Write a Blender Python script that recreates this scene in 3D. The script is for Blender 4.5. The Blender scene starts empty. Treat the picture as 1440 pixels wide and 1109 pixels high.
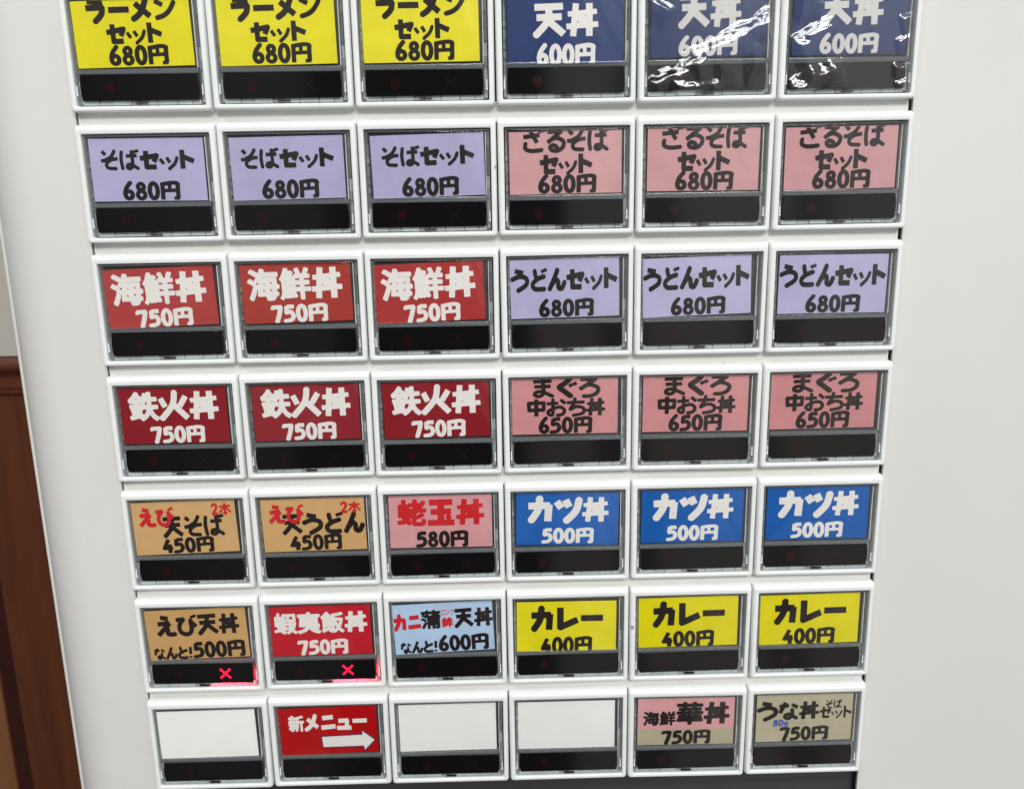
import bpy, bmesh, math, random
import numpy as np
from mathutils import Vector, Matrix

# ------------------------------------------------------------------ units
U = 0.045            # one button pitch (45 mm)
Z0 = 1.35            # height of the middle of the button field above the floor
H = 0.9157           # row pitch in button pitches
def P(x, y, z=0.0):  # panel coordinates (right, down, away from the viewer) in pitches -> world metres
    return Vector((x*U, z*U, Z0 - y*U))
def L(x, y, z=0.0):  # the same, relative to an object standing at its own origin
    return Vector((x*U, z*U, -y*U))

S = bpy.context.scene
COL = S.collection

# ------------------------------------------------------------------ camera
R = ((0.99969554, 0.01729181, -0.01760179), (-0.02099739, 0.97084018, -0.2388063), (0.01295913, 0.23910318, 0.97090768))
CX = (-0.01541355, -1.49214287, -6.90081926)
cam = bpy.data.cameras.new('camera')
cam.sensor_width = 36.0
cam.lens = 36.0*1300/1440
cam.clip_start = 0.01
cam.clip_end = 100
cam.dof.use_dof = True
cam.dof.focus_distance = 0.318
cam.dof.aperture_fstop = 18
co = bpy.data.objects.new('camera', cam)
COL.objects.link(co)
def wv(v): return Vector((v[0], v[2], -v[1]))
right, up, back = wv(R[0]), -wv(R[1]), -wv(R[2])
M = Matrix((right, up, back)).transposed().to_4x4()
M.translation = P(*CX)
co.matrix_world = M
S.camera = co

# ------------------------------------------------------------------ light: the room's soft light and two ceiling lamps
S.view_settings.view_transform = 'Standard'
S.view_settings.look = 'None'
S.view_settings.exposure = 0.0
S.view_settings.gamma = 1.0
W = bpy.data.worlds.new('World')
S.world = W
W.use_nodes = True
nt = W.node_tree
bg = nt.nodes['Background']
tc = nt.nodes.new('ShaderNodeTexCoord')
sep = nt.nodes.new('ShaderNodeSeparateXYZ')
nt.links.new(tc.outputs['Generated'], sep.inputs[0])
def wmath(op, a, b):
    n = nt.nodes.new('ShaderNodeMath'); n.operation = op
    for i, v in enumerate((a, b)):
        if hasattr(v, 'is_output'): nt.links.new(v, n.inputs[i])
        else: n.inputs[i].default_value = v
    return n.outputs[0]
def wramp(src, stops):
    n = nt.nodes.new('ShaderNodeValToRGB')
    el = n.color_ramp.elements
    while len(el) < len(stops): el.new(0.5)
    for e, (p, v) in zip(el, stops):
        e.position = p; e.color = (v[0], v[1], v[2], 1)
    nt.links.new(src, n.inputs[0])
    return n.outputs[0]
sx = wmath('MULTIPLY_ADD', sep.outputs[0], 0.5); sx.node.inputs[2].default_value = 0.5
sz = wmath('MULTIPLY_ADD', sep.outputs[2], 0.5); sz.node.inputs[2].default_value = 0.5
# the room behind the photographer: darker to the left, a pale wall to the right
cx = wramp(sx, [(0.0, (.42,)*3), (.20, (.30,)*3), (.30, (.10,)*3), (.36, (.30, .31, .30)), (.405, (.32, .33, .32)), (.411, (.05,)*3), (.50, (.04,)*3), (.528, (.07,)*3), (.534, (.85, .83, .82)), (.562, (.92, .90, .88)), (.568, (.38,)*3), (.584, (.34,)*3), (.590, (.98, .95, .93)), (.632, (1.1, 1.06, 1.04)), (.640, (.5,)*3), (.652, (.55,)*3), (.660, (1.1, 1.06, 1.04)), (.72, (.9,)*3), (1.0, (.85,)*3)])
# floor below, ceiling above
cz = wramp(sz, [(0.0, (.35,)*3), (.36, (.55, .53, .5)), (.5, (.85,)*3), (.62, (1.0,)*3), (.8, (1.3, 1.3, 1.28)), (1.0, (1.5,)*3)])
mix = nt.nodes.new('ShaderNodeMix'); mix.data_type = 'RGBA'; mix.blend_type = 'MULTIPLY'
mix.inputs[0].default_value = 1
nt.links.new(cx, mix.inputs[6]); nt.links.new(cz, mix.inputs[7])
nt.links.new(mix.outputs[2], bg.inputs[0])
bg.inputs[1].default_value = 0.6

def ceiling_lamp(loc, sx_, sy_, energy, color):
    l = bpy.data.lights.new('ceiling_lamp', 'AREA')
    l.shape = 'RECTANGLE'; l.size = sx_; l.size_y = sy_
    l.energy = energy; l.color = color
    o = bpy.data.objects.new('ceiling_lamp', l)
    o.location = loc
    COL.objects.link(o)
    return o
LAMP = ceiling_lamp((-0.25, -1.15, 2.75), 1.25, 0.45, 20, (1.0, 0.995, 0.975))
LAMP.rotation_euler = (math.radians(28), 0, 0)
LAMP2 = ceiling_lamp((0.5, -2.3, 2.75), 1.25, 0.45, 47, (1.0, 0.995, 0.975))
LAMP2.rotation_euler = (math.radians(45), 0, 0)

# ------------------------------------------------------------------ materials
def lin(c):
    c /= 255.0
    return c/12.92 if c <= 0.04045 else ((c+0.055)/1.055)**2.4
def rgb(r, g, b, k=1.0): return (min(1, lin(r)*k), min(1, lin(g)*k), min(1, lin(b)*k), 1.0)

def mat(name, color, rough=0.5, spec=0.5, var=0.0, vscale=60, bump=0.0, bscale=300, coat=0.0, rvar=0.0, emit=None, estr=0, speck=0.0):
    m = bpy.data.materials.new(name); m.use_nodes = True
    n = m.node_tree; b = n.nodes['Principled BSDF']
    b.inputs['Base Color'].default_value = color
    b.inputs['Roughness'].default_value = rough
    b.inputs['Specular IOR Level'].default_value = spec
    if coat:
        b.inputs['Coat Weight'].default_value = coat; b.inputs['Coat Roughness'].default_value = 0.05
    if emit:
        b.inputs['Emission Color'].default_value = emit; b.inputs['Emission Strength'].default_value = estr
    if var or bump or rvar:
        t = n.nodes.new('ShaderNodeTexCoord')
        g = n.nodes.new('ShaderNodeNewGeometry')
        ns = n.nodes.new('ShaderNodeTexNoise'); ns.inputs['Scale'].default_value = vscale
        ns.inputs['Detail'].default_value = 5; ns.inputs['Roughness'].default_value = 0.62
        n.links.new(g.outputs['Position'], ns.inputs['Vector'])
        if var:
            mr = n.nodes.new('ShaderNodeMapRange')
            mr.inputs[1].default_value = 0.3; mr.inputs[2].default_value = 0.7
            mr.inputs[3].default_value = 1-var; mr.inputs[4].default_value = 1+var*0.6
            n.links.new(ns.outputs[0], mr.inputs[0])
            mx = n.nodes.new('ShaderNodeMix'); mx.data_type = 'RGBA'; mx.blend_type = 'MULTIPLY'
            mx.inputs[0].default_value = 1; mx.inputs[6].default_value = color
            n.links.new(mr.outputs[0], mx.inputs[7])
            last = mx.outputs[2]
            if speck:                                   # sparse specks of dirt
                vo = n.nodes.new('ShaderNodeTexVoronoi'); vo.inputs['Scale'].default_value = 130
                n.links.new(g.outputs['Position'], vo.inputs['Vector'])
                c1 = n.nodes.new('ShaderNodeMath'); c1.operation = 'LESS_THAN'; c1.inputs[1].default_value = .10
                n.links.new(vo.outputs['Distance'], c1.inputs[0])
                sp = n.nodes.new('ShaderNodeSeparateColor'); n.links.new(vo.outputs['Color'], sp.inputs[0])
                c2 = n.nodes.new('ShaderNodeMath'); c2.operation = 'GREATER_THAN'; c2.inputs[1].default_value = 1-speck
                n.links.new(sp.outputs[0], c2.inputs[0])
                c3 = n.nodes.new('ShaderNodeMath'); c3.operation = 'MULTIPLY'
                n.links.new(c1.outputs[0], c3.inputs[0]); n.links.new(c2.outputs[0], c3.inputs[1])
                c4 = n.nodes.new('ShaderNodeMath'); c4.operation = 'MULTIPLY'; n.links.new(sp.outputs[1], c4.inputs[1])
                n.links.new(c3.outputs[0], c4.inputs[0])
                m4 = n.nodes.new('ShaderNodeMix'); m4.data_type = 'RGBA'; m4.inputs[7].default_value = (.12, .11, .10, 1)
                n.links.new(c4.outputs[0], m4.inputs[0]); n.links.new(last, m4.inputs[6]); last = m4.outputs[2]
            n.links.new(last, b.inputs['Base Color'])
        if rvar:
            mr = n.nodes.new('ShaderNodeMapRange')
            mr.inputs[1].default_value = 0.35; mr.inputs[2].default_value = 0.65
            mr.inputs[3].default_value = max(.02, rough-rvar); mr.inputs[4].default_value = rough+rvar
            n.links.new(ns.outputs[0], mr.inputs[0]); n.links.new(mr.outputs[0], b.inputs['Roughness'])
        if bump:
            n2 = n.nodes.new('ShaderNodeTexNoise'); n2.inputs['Scale'].default_value = bscale
            n2.inputs['Detail'].default_value = 3
            n.links.new(g.outputs['Position'], n2.inputs['Vector'])
            bp = n.nodes.new('ShaderNodeBump'); bp.inputs['Strength'].default_value = bump
            bp.inputs['Distance'].default_value = 0.0004
            n.links.new(n2.outputs[0], bp.inputs['Height']); n.links.new(bp.outputs[0], b.inputs['Normal'])
    return m

def clear(name, tint=(1, 1, 1, 1), body=0.0, bodycol=(.4, .43, .43, 1), rough=0.03, refl=1.0, bump=0.0, bscale=90):
    """thin clear plastic: see-through, with the glossy reflection of its face and a little milky body"""
    m = bpy.data.materials.new(name); m.use_nodes = True
    n = m.node_tree; n.nodes.remove(n.nodes['Principled BSDF'])
    out = n.nodes['Material Output']
    tr = n.nodes.new('ShaderNodeBsdfTransparent'); tr.inputs[0].default_value = tint
    gl = n.nodes.new('ShaderNodeBsdfGlossy'); gl.inputs['Roughness'].default_value = rough
    fr = n.nodes.new('ShaderNodeFresnel')
    gb = n.nodes.new('ShaderNodeNewGeometry')          # the same reflectance from inside and outside a thin sheet
    ior = n.nodes.new('ShaderNodeMath'); ior.operation = 'MULTIPLY_ADD'
    ior.inputs[1].default_value = 1/1.48-1.48; ior.inputs[2].default_value = 1.48
    n.links.new(gb.outputs['Backfacing'], ior.inputs[0]); n.links.new(ior.outputs[0], fr.inputs[0])
    base = tr.outputs[0]
    if body:
        df = n.nodes.new('ShaderNodeBsdfDiffuse'); df.inputs[0].default_value = bodycol
        m1 = n.nodes.new('ShaderNodeMixShader'); m1.inputs[0].default_value = body
        n.links.new(base, m1.inputs[1]); n.links.new(df.outputs[0], m1.inputs[2]); base = m1.outputs[0]
    fm = n.nodes.new('ShaderNodeMath'); fm.operation = 'MULTIPLY'; fm.inputs[1].default_value = refl
    n.links.new(fr.outputs[0], fm.inputs[0])
    m2 = n.nodes.new('ShaderNodeMixShader')
    n.links.new(fm.outputs[0], m2.inputs[0]); n.links.new(base, m2.inputs[1]); n.links.new(gl.outputs[0], m2.inputs[2])
    if bump:
        g = n.nodes.new('ShaderNodeNewGeometry')
        n2 = n.nodes.new('ShaderNodeTexNoise'); n2.inputs['Scale'].default_value = bscale; n2.inputs['Detail'].default_value = 2
        n.links.new(g.outputs['Position'], n2.inputs['Vector'])
        bp = n.nodes.new('ShaderNodeBump'); bp.inputs['Strength'].default_value = bump; bp.inputs['Distance'].default_value = 0.0006
        n.links.new(n2.outputs[0], bp.inputs['Height'])
        n.links.new(bp.outputs[0], gl.inputs['Normal']); n.links.new(bp.outputs[0], fr.inputs['Normal'])
    n.links.new(m2.outputs[0], out.inputs[0])
    return m

def wood(name, dark, light, scale):
    m = bpy.data.materials.new(name); m.use_nodes = True
    n = m.node_tree; b = n.nodes['Principled BSDF']
    g = n.nodes.new('ShaderNodeNewGeometry')
    mp = n.nodes.new('ShaderNodeMapping'); mp.inputs['Scale'].default_value = (scale, scale, scale*0.06)
    ns = n.nodes.new('ShaderNodeTexNoise'); ns.inputs['Scale'].default_value = 1.0; ns.inputs['Detail'].default_value = 6
    ns.inputs['Distortion'].default_value = 0.6
    n.links.new(g.outputs['Position'], mp.inputs[0]); n.links.new(mp.outputs[0], ns.inputs['Vector'])
    cr = n.nodes.new('ShaderNodeValToRGB')
    cr.color_ramp.elements[0].position = .3; cr.color_ramp.elements[0].color = dark
    cr.color_ramp.elements[1].position = .7; cr.color_ramp.elements[1].color = light
    n.links.new(ns.outputs[0], cr.inputs[0]); n.links.new(cr.outputs[0], b.inputs['Base Color'])
    b.inputs['Roughness'].default_value = .42
    return m

MT = {
    'panel':  mat('painted_panel', (.652, .652, .636, 1), .30, .5, var=.035, vscale=9, speck=.02, bump=.03, bscale=900, rvar=.05),
    'filler': mat('filler_plastic', (.80, .80, .77, 1), .38, .5, var=.04, vscale=40, speck=.06, bump=.02, bscale=1500),
    'bezel':  mat('white_plastic', (.77, .795, .785, 1), .22, .5, var=.03, vscale=70, speck=.03, rvar=.06),
    'inside': mat('inside_shade', (.010, .010, .011, 1), .6, .3),
    'lower':  mat('charcoal_panel', (.045, .046, .050, 1), .45, .4, var=.08, vscale=30),
    'base':   mat('switch_body', (.30, .30, .305, 1), .35, .5, var=.25, vscale=160),
    'basedark': mat('switch_dark_and_shade', (.05, .05, .055, 1), .35, .5),  # dark body blocks, and the shade painted into the gaps
    'rim':    clear('clear_rim_plastic', (.93, .97, .97, 1), body=.30, bodycol=(.42, .44, .445, 1), rough=.08, refl=1.4),
    'bar':    clear('clear_bar_plastic', (.90, .93, .93, 1), body=.16, bodycol=(.42, .45, .46, 1), rough=.10, refl=1.6),
    'milky':  mat('milky_block_and_light', (.74, .78, .77, 1), .3, .5, var=.25, vscale=140),  # pale blocks, and the light painted on lower ledge and cover edge
    'cover':  clear('clear_cover_sheet', (.992, .995, .992, 1), rough=.03, refl=1.5, bump=.30, bscale=45),
    'film':   clear('wrap_film', (.97, .975, .98, 1), rough=.14, refl=2.5),
    'window': mat('smoked_window', (.005, .0045, .005, 1), .06, .75),
    'dot':    mat('dead_red_lamp', (.016, .0035, .004, 1), .12, .75),
    'cross':  mat('dead_cross_lamp', (.010, .0060, .0062, 1), .12, .75),
    'lit':    mat('lit_red_cross', (.5, .01, .04, 1), .4, .3, emit=(1.0, .012, .065, 1), estr=.85),
    'led':    mat('red_led', (.5, .01, .04, 1), .4, .3, emit=(1.0, .010, .045, 1), estr=120.0),
    'gap':    mat('dark_gap', (.012, .012, .013, 1), .5, .3),
    'wall':   mat('plaster', (.42, .40, .36, 1), .8, .2, var=.05, vscale=14, bump=.2, bscale=400),
    'wood':   wood('brown_wood', (.060, .016, .0045, 1), (.098, .027, .007, 1), 110),
    'capwood': wood('dark_red_wood', (.085, .022, .009, 1), (.12, .034, .013, 1), 60),
    'groove': mat('dark_wood_strip', (.030, .007, .005, 1), .4, .4, var=.2, vscale=30),
    'panelwood': wood('light_brown_wood', (.13, .050, .020, 1), (.18, .075, .03, 1), 70),
}

# ------------------------------------------------------------------ mesh helpers
def new_mesh(name, bm, mats, parent=None, smooth=False, loc=None, angle=35):
    bmesh.ops.recalc_face_normals(bm, faces=bm.faces)
    me = bpy.data.meshes.new(name); bm.to_mesh(me); bm.free()
    for m in (mats if isinstance(mats, (list, tuple)) else [mats]): me.materials.append(m)
    if smooth:
        me.polygons.foreach_set('use_smooth', [True]*len(me.polygons))
        me.set_sharp_from_angle(angle=math.radians(angle))
    o = bpy.data.objects.new(name, me); COL.objects.link(o)
    if loc is not None: o.location = loc
    if parent: o.parent = parent
    return o
def empty(name, loc=(0, 0, 0)):
    o = bpy.data.objects.new(name, None); o.empty_display_size = .01
    COL.objects.link(o); o.location = loc
    return o
def tag(o, label, cat, group=None, kind=None):
    o['label'] = label; o['category'] = cat
    if group: o['group'] = group
    if kind: o['kind'] = kind
    return o
def rrect(x0, y0, x1, y1, r, n=5):
    """rounded rectangle outline, 4*(n+1) points"""
    pts = []
    for cx_, cy_, a0 in ((x1-r, y0+r, -90), (x1-r, y1-r, 0), (x0+r, y1-r, 90), (x0+r, y0+r, 180)):
        for i in range(n+1):
            a = math.radians(a0 + 90*i/n)
            pts.append((cx_+r*math.cos(a), cy_+r*math.sin(a)))
    return pts
def loft(bm, rings, cap0=False, cap1=False, F=L, mi=0):
    """rings: list of (outline, z)"""
    vs = [[bm.verts.new(F(x, y, z)) for x, y in o] for o, z in rings]
    n = len(vs[0])
    for a, b in zip(vs, vs[1:]):
        for i in range(n):
            f = bm.faces.new((a[i], a[(i+1) % n], b[(i+1) % n], b[i])); f.material_index = mi
    if cap0: bm.faces.new(vs[0]).material_index = mi
    if cap1: bm.faces.new(vs[-1]).material_index = mi
def box(bm, x0, x1, y0, y1, z0, z1, F=L, mi=0):
    loft(bm, [([(x0, y0), (x1, y0), (x1, y1), (x0, y1)], z0), ([(x0, y0), (x1, y0), (x1, y1), (x0, y1)], z1)], True, True, F, mi)
def bevel_box(bm, x0, x1, y0, y1, z0, z1, b, F=L, mi=0):
    """box with its front edges (towards the viewer, z0) eased by b"""
    loft(bm, [(rrect(x0+b, y0+b, x1-b, y1-b, b, 2), z0), (rrect(x0+b*.3, y0+b*.3, x1-b*.3, y1-b*.3, b, 2), z0+b*.3),
              (rrect(x0, y0, x1, y1, b, 2), z0+b), (rrect(x0, y0, x1, y1, b, 2), z1)], True, True, F, mi)

# ------------------------------------------------------------------ the machine
machine = empty('ticket_machine', P(0, 30, .5))
tag(machine, 'white meal ticket vending machine whose front carries all the buttons', 'vending machine')
def mpart(name, bm, m, smooth=False):
    o = new_mesh(name, bm, m, smooth=smooth)
    o.parent = machine; o.matrix_parent_inverse = Matrix.Translation(-machine.location)
    return o
CL, CR, CT, CB = -3.004, 3.013, -3.4, 5.6      # the opening cut in the front door
PF = 0.035                                       # depth of the door's face
bm = bmesh.new()
prof = [(CL, PF+.03), (CL, PF), (-3.36, PF)]
for i in range(1, 15):
    a = math.radians(54*i/14)
    prof.append((-3.36-.47*math.sin(a), PF+.47*(1-math.cos(a))))
prof += [(-3.742, .245), (-3.730, .262), (-3.715, .32), (-3.70, .43)]
def extrude_v(bm, prof, y0, y1, mi=0):
    a = [bm.verts.new(P(x, y0, z)) for x, z in prof]; b = [bm.verts.new(P(x, y1, z)) for x, z in prof]
    for i in range(len(prof)-1): bm.faces.new((a[i], a[i+1], b[i+1], b[i])).material_index = mi
extrude_v(bm, prof, -9, 26)
rp = [(CR, PF+.03), (CR, PF), (5.9, PF)]
for i in range(1, 9):
    a = math.radians(90*i/8)
    rp.append((5.9+.345*math.sin(a), PF+.34*(1-math.cos(a))))
rp += [(6.245, .41), (6.2, .41)]
extrude_v(bm, rp, -9, 26)
def quad(bm, pts, F=P):
    return bm.faces.new([bm.verts.new(F(*p)) for p in pts])
quad(bm, [(CL, -9, PF), (CR, -9, PF), (CR, CT, PF), (CL, CT, PF)])
quad(bm, [(CL, CT, PF), (CR, CT, PF), (CR, CT, PF+.03), (CL, CT, PF+.03)])
quad(bm, [(CL, CB, PF), (CR, CB, PF), (CR, 26, PF), (CL, 26, PF)])
quad(bm, [(CL, CB, PF), (CR, CB, PF), (CR, CB, .3), (CL, CB, .3)])
mpart('front_door', bm, MT['panel'], True)
bm = bmesh.new()
bevel_box(bm, -3.835, 6.32, -9.1, 30, .44, 5.7, .03, F=P)
# folded lip of the cabinet that frames the door on the left
lip = [(-3.722, .40), (-3.752, .268), (-3.757, .262), (-3.775, .262), (-3.784, .268), (-3.790, .280), (-3.835, .50)]
extrude_v(bm, lip, -9.05, 29)
mpart('cabinet', bm, MT['panel'], True)
bm = bmesh.new()
box(bm, CL+.0, CR-.0, CT, CB, .302, .43, F=P)
mpart('inner_shade_plate', bm, MT['inside'])  # added near-black backing, paints the deep shadow seen in the slits
for r in range(-1, 6):
    y0 = (r-3)*H + .832 - .03; y1 = (r+1-3)*H + .03
    if r == -1: y0 = CT
    bm = bmesh.new()
    bevel_box(bm, -2.990, 2.984, y0, y1, PF+.004, PF+.03, .006, F=P)
    mpart('filler_bar', bm, MT['filler'], True)
bm = bmesh.new()
bevel_box(bm, CL-.02+.03, CR-.004, 3*H+.832-.02, CB, .12, .28, .01, F=P)
mpart('lower_panel', bm, MT['lower'], True)

# ------------------------------------------------------------------ the room's wall behind the machine's left side
WZ = 6.05
bm = bmesh.new()
box(bm, -40, 12, -18, 1.0, WZ+.08, WZ+1.2, F=P)
wl = new_mesh('wall', bm, MT['wall'])
wl['kind'] = 'structure'; wl['label'] = 'grey plaster wall above the brown wainscot'
wains = empty('wainscot', P(-9, 30, WZ+.6))
tag(wains, 'brown wooden wainscot with a rounded cap rail left of the machine', 'wainscot')
def wpart(name, bm, m, smooth=True):
    o = new_mesh(name, bm, m, smooth=smooth)
    o.parent = wains; o.matrix_parent_inverse = Matrix.Translation(-wains.location)
    return o
bm = bmesh.new()
def extrude_h(bm, prof, x0, x1):
    a = [bm.verts.new(P(x0, y, z)) for y, z in prof]; b = [bm.verts.new(P(x1, y, z)) for y, z in prof]
    n = len(prof)
    for i in range(n): bm.faces.new((a[i], a[(i+1) % n], b[(i+1) % n], b[i]))
    bm.faces.new(a); bm.faces.new(b[::-1])
cap = [(1.02, WZ+.3), (1.02, WZ-.18), (1.05, WZ-.23), (1.10, WZ-.24), (1.15, WZ-.22), (1.19, WZ-.17), (1.22, WZ-.13), (1.30, WZ-.10),
       (1.42, WZ-.10), (1.46, WZ-.07), (1.50, WZ-.07), (1.53, WZ-.05), (1.53, WZ+.3)]
extrude_h(bm, cap, -40, 12)
wpart('cap_rail', bm, MT['capwood'])
x = -7.59
bm = bmesh.new(); bevel_box(bm, x, x+9, 1.535, 30, WZ, WZ+.5, .03, F=P); wpart('stile', bm, MT['wood'])
bm = bmesh.new(); box(bm, x-.25, x-.004, 1.535, 30, WZ+.05, WZ+.5, F=P); wpart('groove_strip', bm, MT['groove'])
bm = bmesh.new(); bevel_box(bm, x-9, x-.254, 1.535, 30, WZ+.01, WZ+.5, .03, F=P); wpart('board', bm, MT['panelwood'])

# ------------------------------------------------------------------ lettering: heavy brush-less "pop" strokes
# strokes: points x,y in a 100-high box (y down); ';' between strokes, '~' a smooth curve, 'wN ' a width, 'o' a closed loop x,y,rx,ry
# 'd' a disc x,y,r
STROKES = {
'ラ': '16,12 84,12;8,40 87,38;~80,40 76,62 64,78 44,95',
'ー': '5,50 95,50',
'メ': '~72,5 54,50 34,74 10,90;22,26 84,80',
'ン': '8,18 42,36;~12,88 44,78 70,58 92,24',
'セ': '4,44 90,30 74,62;36,6 36,86 86,86',
'ッ': 'w14 6,46 24,72;w14 40,40 56,66;w14 ~94,40 80,70 48,98',
'ト': '32,3 32,97;34,36 90,60',
'そ': 'w13 14,6 32,24;w13 ~78,4 58,34 20,54;w13 6,54 92,43;w13 ~58,48 34,66 40,88 82,92',
'ば': 'w13 ~14,8 9,50 14,95;w13 34,31 90,29;w13 ~64,6 66,50 64,80 52,92 38,88 40,76 53,72 72,80 92,93;w11 77,2 83,17;w11 90,-1 96,13',
'は': 'w14 ~16,8 10,48 16,94;w14 36,32 92,30;w14 ~66,8 67,50 66,78 54,91 40,88 40,76 54,72 72,78 92,92',
'ざ': 'w14 4,32 80,24;w14 36,4 68,58;w14 ~14,60 14,84 44,94 92,90;w11 76,0 84,16;w11 92,-4 100,12',
'る': 'w14 16,10 78,10 16,58;w14 ~20,54 54,38 88,52 88,76 66,94 38,93 28,80 40,70 58,78 62,92',
'ま': 'w13 10,18 90,16;w13 14,44 86,42;w13 ~52,1 53,40 54,76 38,93 18,88 20,74 40,68 66,78 95,94',
'ぐ': 'w17 ~70,5 48,28 24,48 46,70 74,95;w12 68,32 78,46;w12 86,24 96,38',
'ろ': 'w14 14,10 80,10 12,60;w14 ~16,58 52,38 90,52 88,78 62,94 28,96',
'お': 'w13 2,30 62,27;w13 ~34,3 34,60 32,90 14,88 10,72 36,56 72,48 92,66 82,88 54,93;w13 72,8 98,30',
'ち': 'w13 4,25 94,23;w13 ~46,2 38,32 22,62 54,47 88,57 84,84 32,96',
'う': 'w15 24,7 70,17;w15 ~6,46 50,32 86,42 84,70 36,97',
'ど': 'w15 ~32,8 36,30 44,46;w15 ~84,34 46,46 20,68 32,90 86,91;w11 70,4 78,18;w11 86,-1 94,13',
'と': 'w16 ~32,6 36,28 44,46;w16 ~86,30 46,44 18,66 30,90 88,91',
'ん': 'w16 ~56,5 36,48 10,95;w16 ~22,74 44,52 58,60 60,86 78,90 94,62',
'え': 'w16 32,8 68,16;w16 16,40 74,36;w16 74,36 14,94;w16 ~44,64 60,64 62,88 94,90',
'び': 'w15 4,24 42,20;w15 ~40,20 18,50 22,82 50,93 72,76 72,24;w15 70,30 96,58;w11 76,6 82,18;w11 90,1 96,13',
'な': 'w15 6,26 52,22;w15 36,5 10,62;w14 66,16 94,34;w14 ~68,42 68,74 52,92 36,86 38,74 56,70 92,92',
'カ': 'w18 5,36 84,34;w18 80,30 76,96;w18 ~46,4 40,52 14,94',
'ツ': 'w18 8,18 26,44;w18 40,12 54,40;w18 ~90,10 78,56 42,96',
'ニ': 'w18 16,24 84,20;w18 5,82 95,77',
'ュ': 'w17 16,46 70,44 66,86;w17 4,88 94,90',
'レ': 'w18 22,5 22,86 92,56',
'ロ': 'w13 12,18 88,16 84,88 16,90 12,18',
'グ': 'w12 36,6 12,46;w12 ~30,26 80,24 68,66 30,96;w9 80,2 86,14;w9 92,-2 98,10',
'6': '~w16 42,3 20,34 11,66;w16 o30,70,17,20',
'8': 'w15 o30,28,14,17;w15 o30,71,18,20',
'0': 'w16 o30,50,19,41',
'7': 'w17 5,14 54,12;w17 ~48,12 40,50 26,97;w11 7,10 7,28',
'5': 'w17 54,12 18,12;w16 18,8 15,48;w16 ~14,46 38,42 48,66 36,86 6,91',
'4': 'w16 36,8 10,66 56,64;w17 40,40 40,97',
'2': 'w15 ~8,26 26,10 44,24 36,52 10,88;w15 8,90 54,86',
'g': 'w12 o26,58,16,18;w12 ~44,38 45,70 45,92 34,108 10,106',
'!': 'w17 20,4 16,64;w17 15,80 14,96',
'円': 'w17 13,98 14,14;w17 ~8,16 60,8 86,12 88,24;w17 87,20 86,92;w15 92,90 66,91;w14 48,12 48,46;w15 16,50 86,48',
'天': 'w17 6,12 92,10;w17 12,42 88,40;w18 ~50,12 44,54 8,95;w18 44,48 94,91',
'丼': 'w13 6,33 94,26;w14 2,69 98,63;w16 31,2 22,98;w17 71,2 71,98;d49,48,13.5',
'火': 'w17 ~56,2 46,48 6,95;w17 46,42 94,93;w16 8,24 22,54;w16 92,18 70,52',
'玉': 'w19 10,13 90,12;w19 15,48 85,47;w19 4,89 96,88;w20 50,12 50,88;d76,68,10',
'中': 'w17 12,26 88,24 86,62 14,64 12,26;w18 50,3 50,98',
'本': 'w13 6,30 94,27;w14 50,3 50,99;w13 46,32 4,80;w13 54,32 96,78;w11 32,80 68,80',
}
ADV = {c: 60 for c in '0245678g'}
ADV.update({'!': 36, 'ッ': 88, '円': 98})
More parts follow.
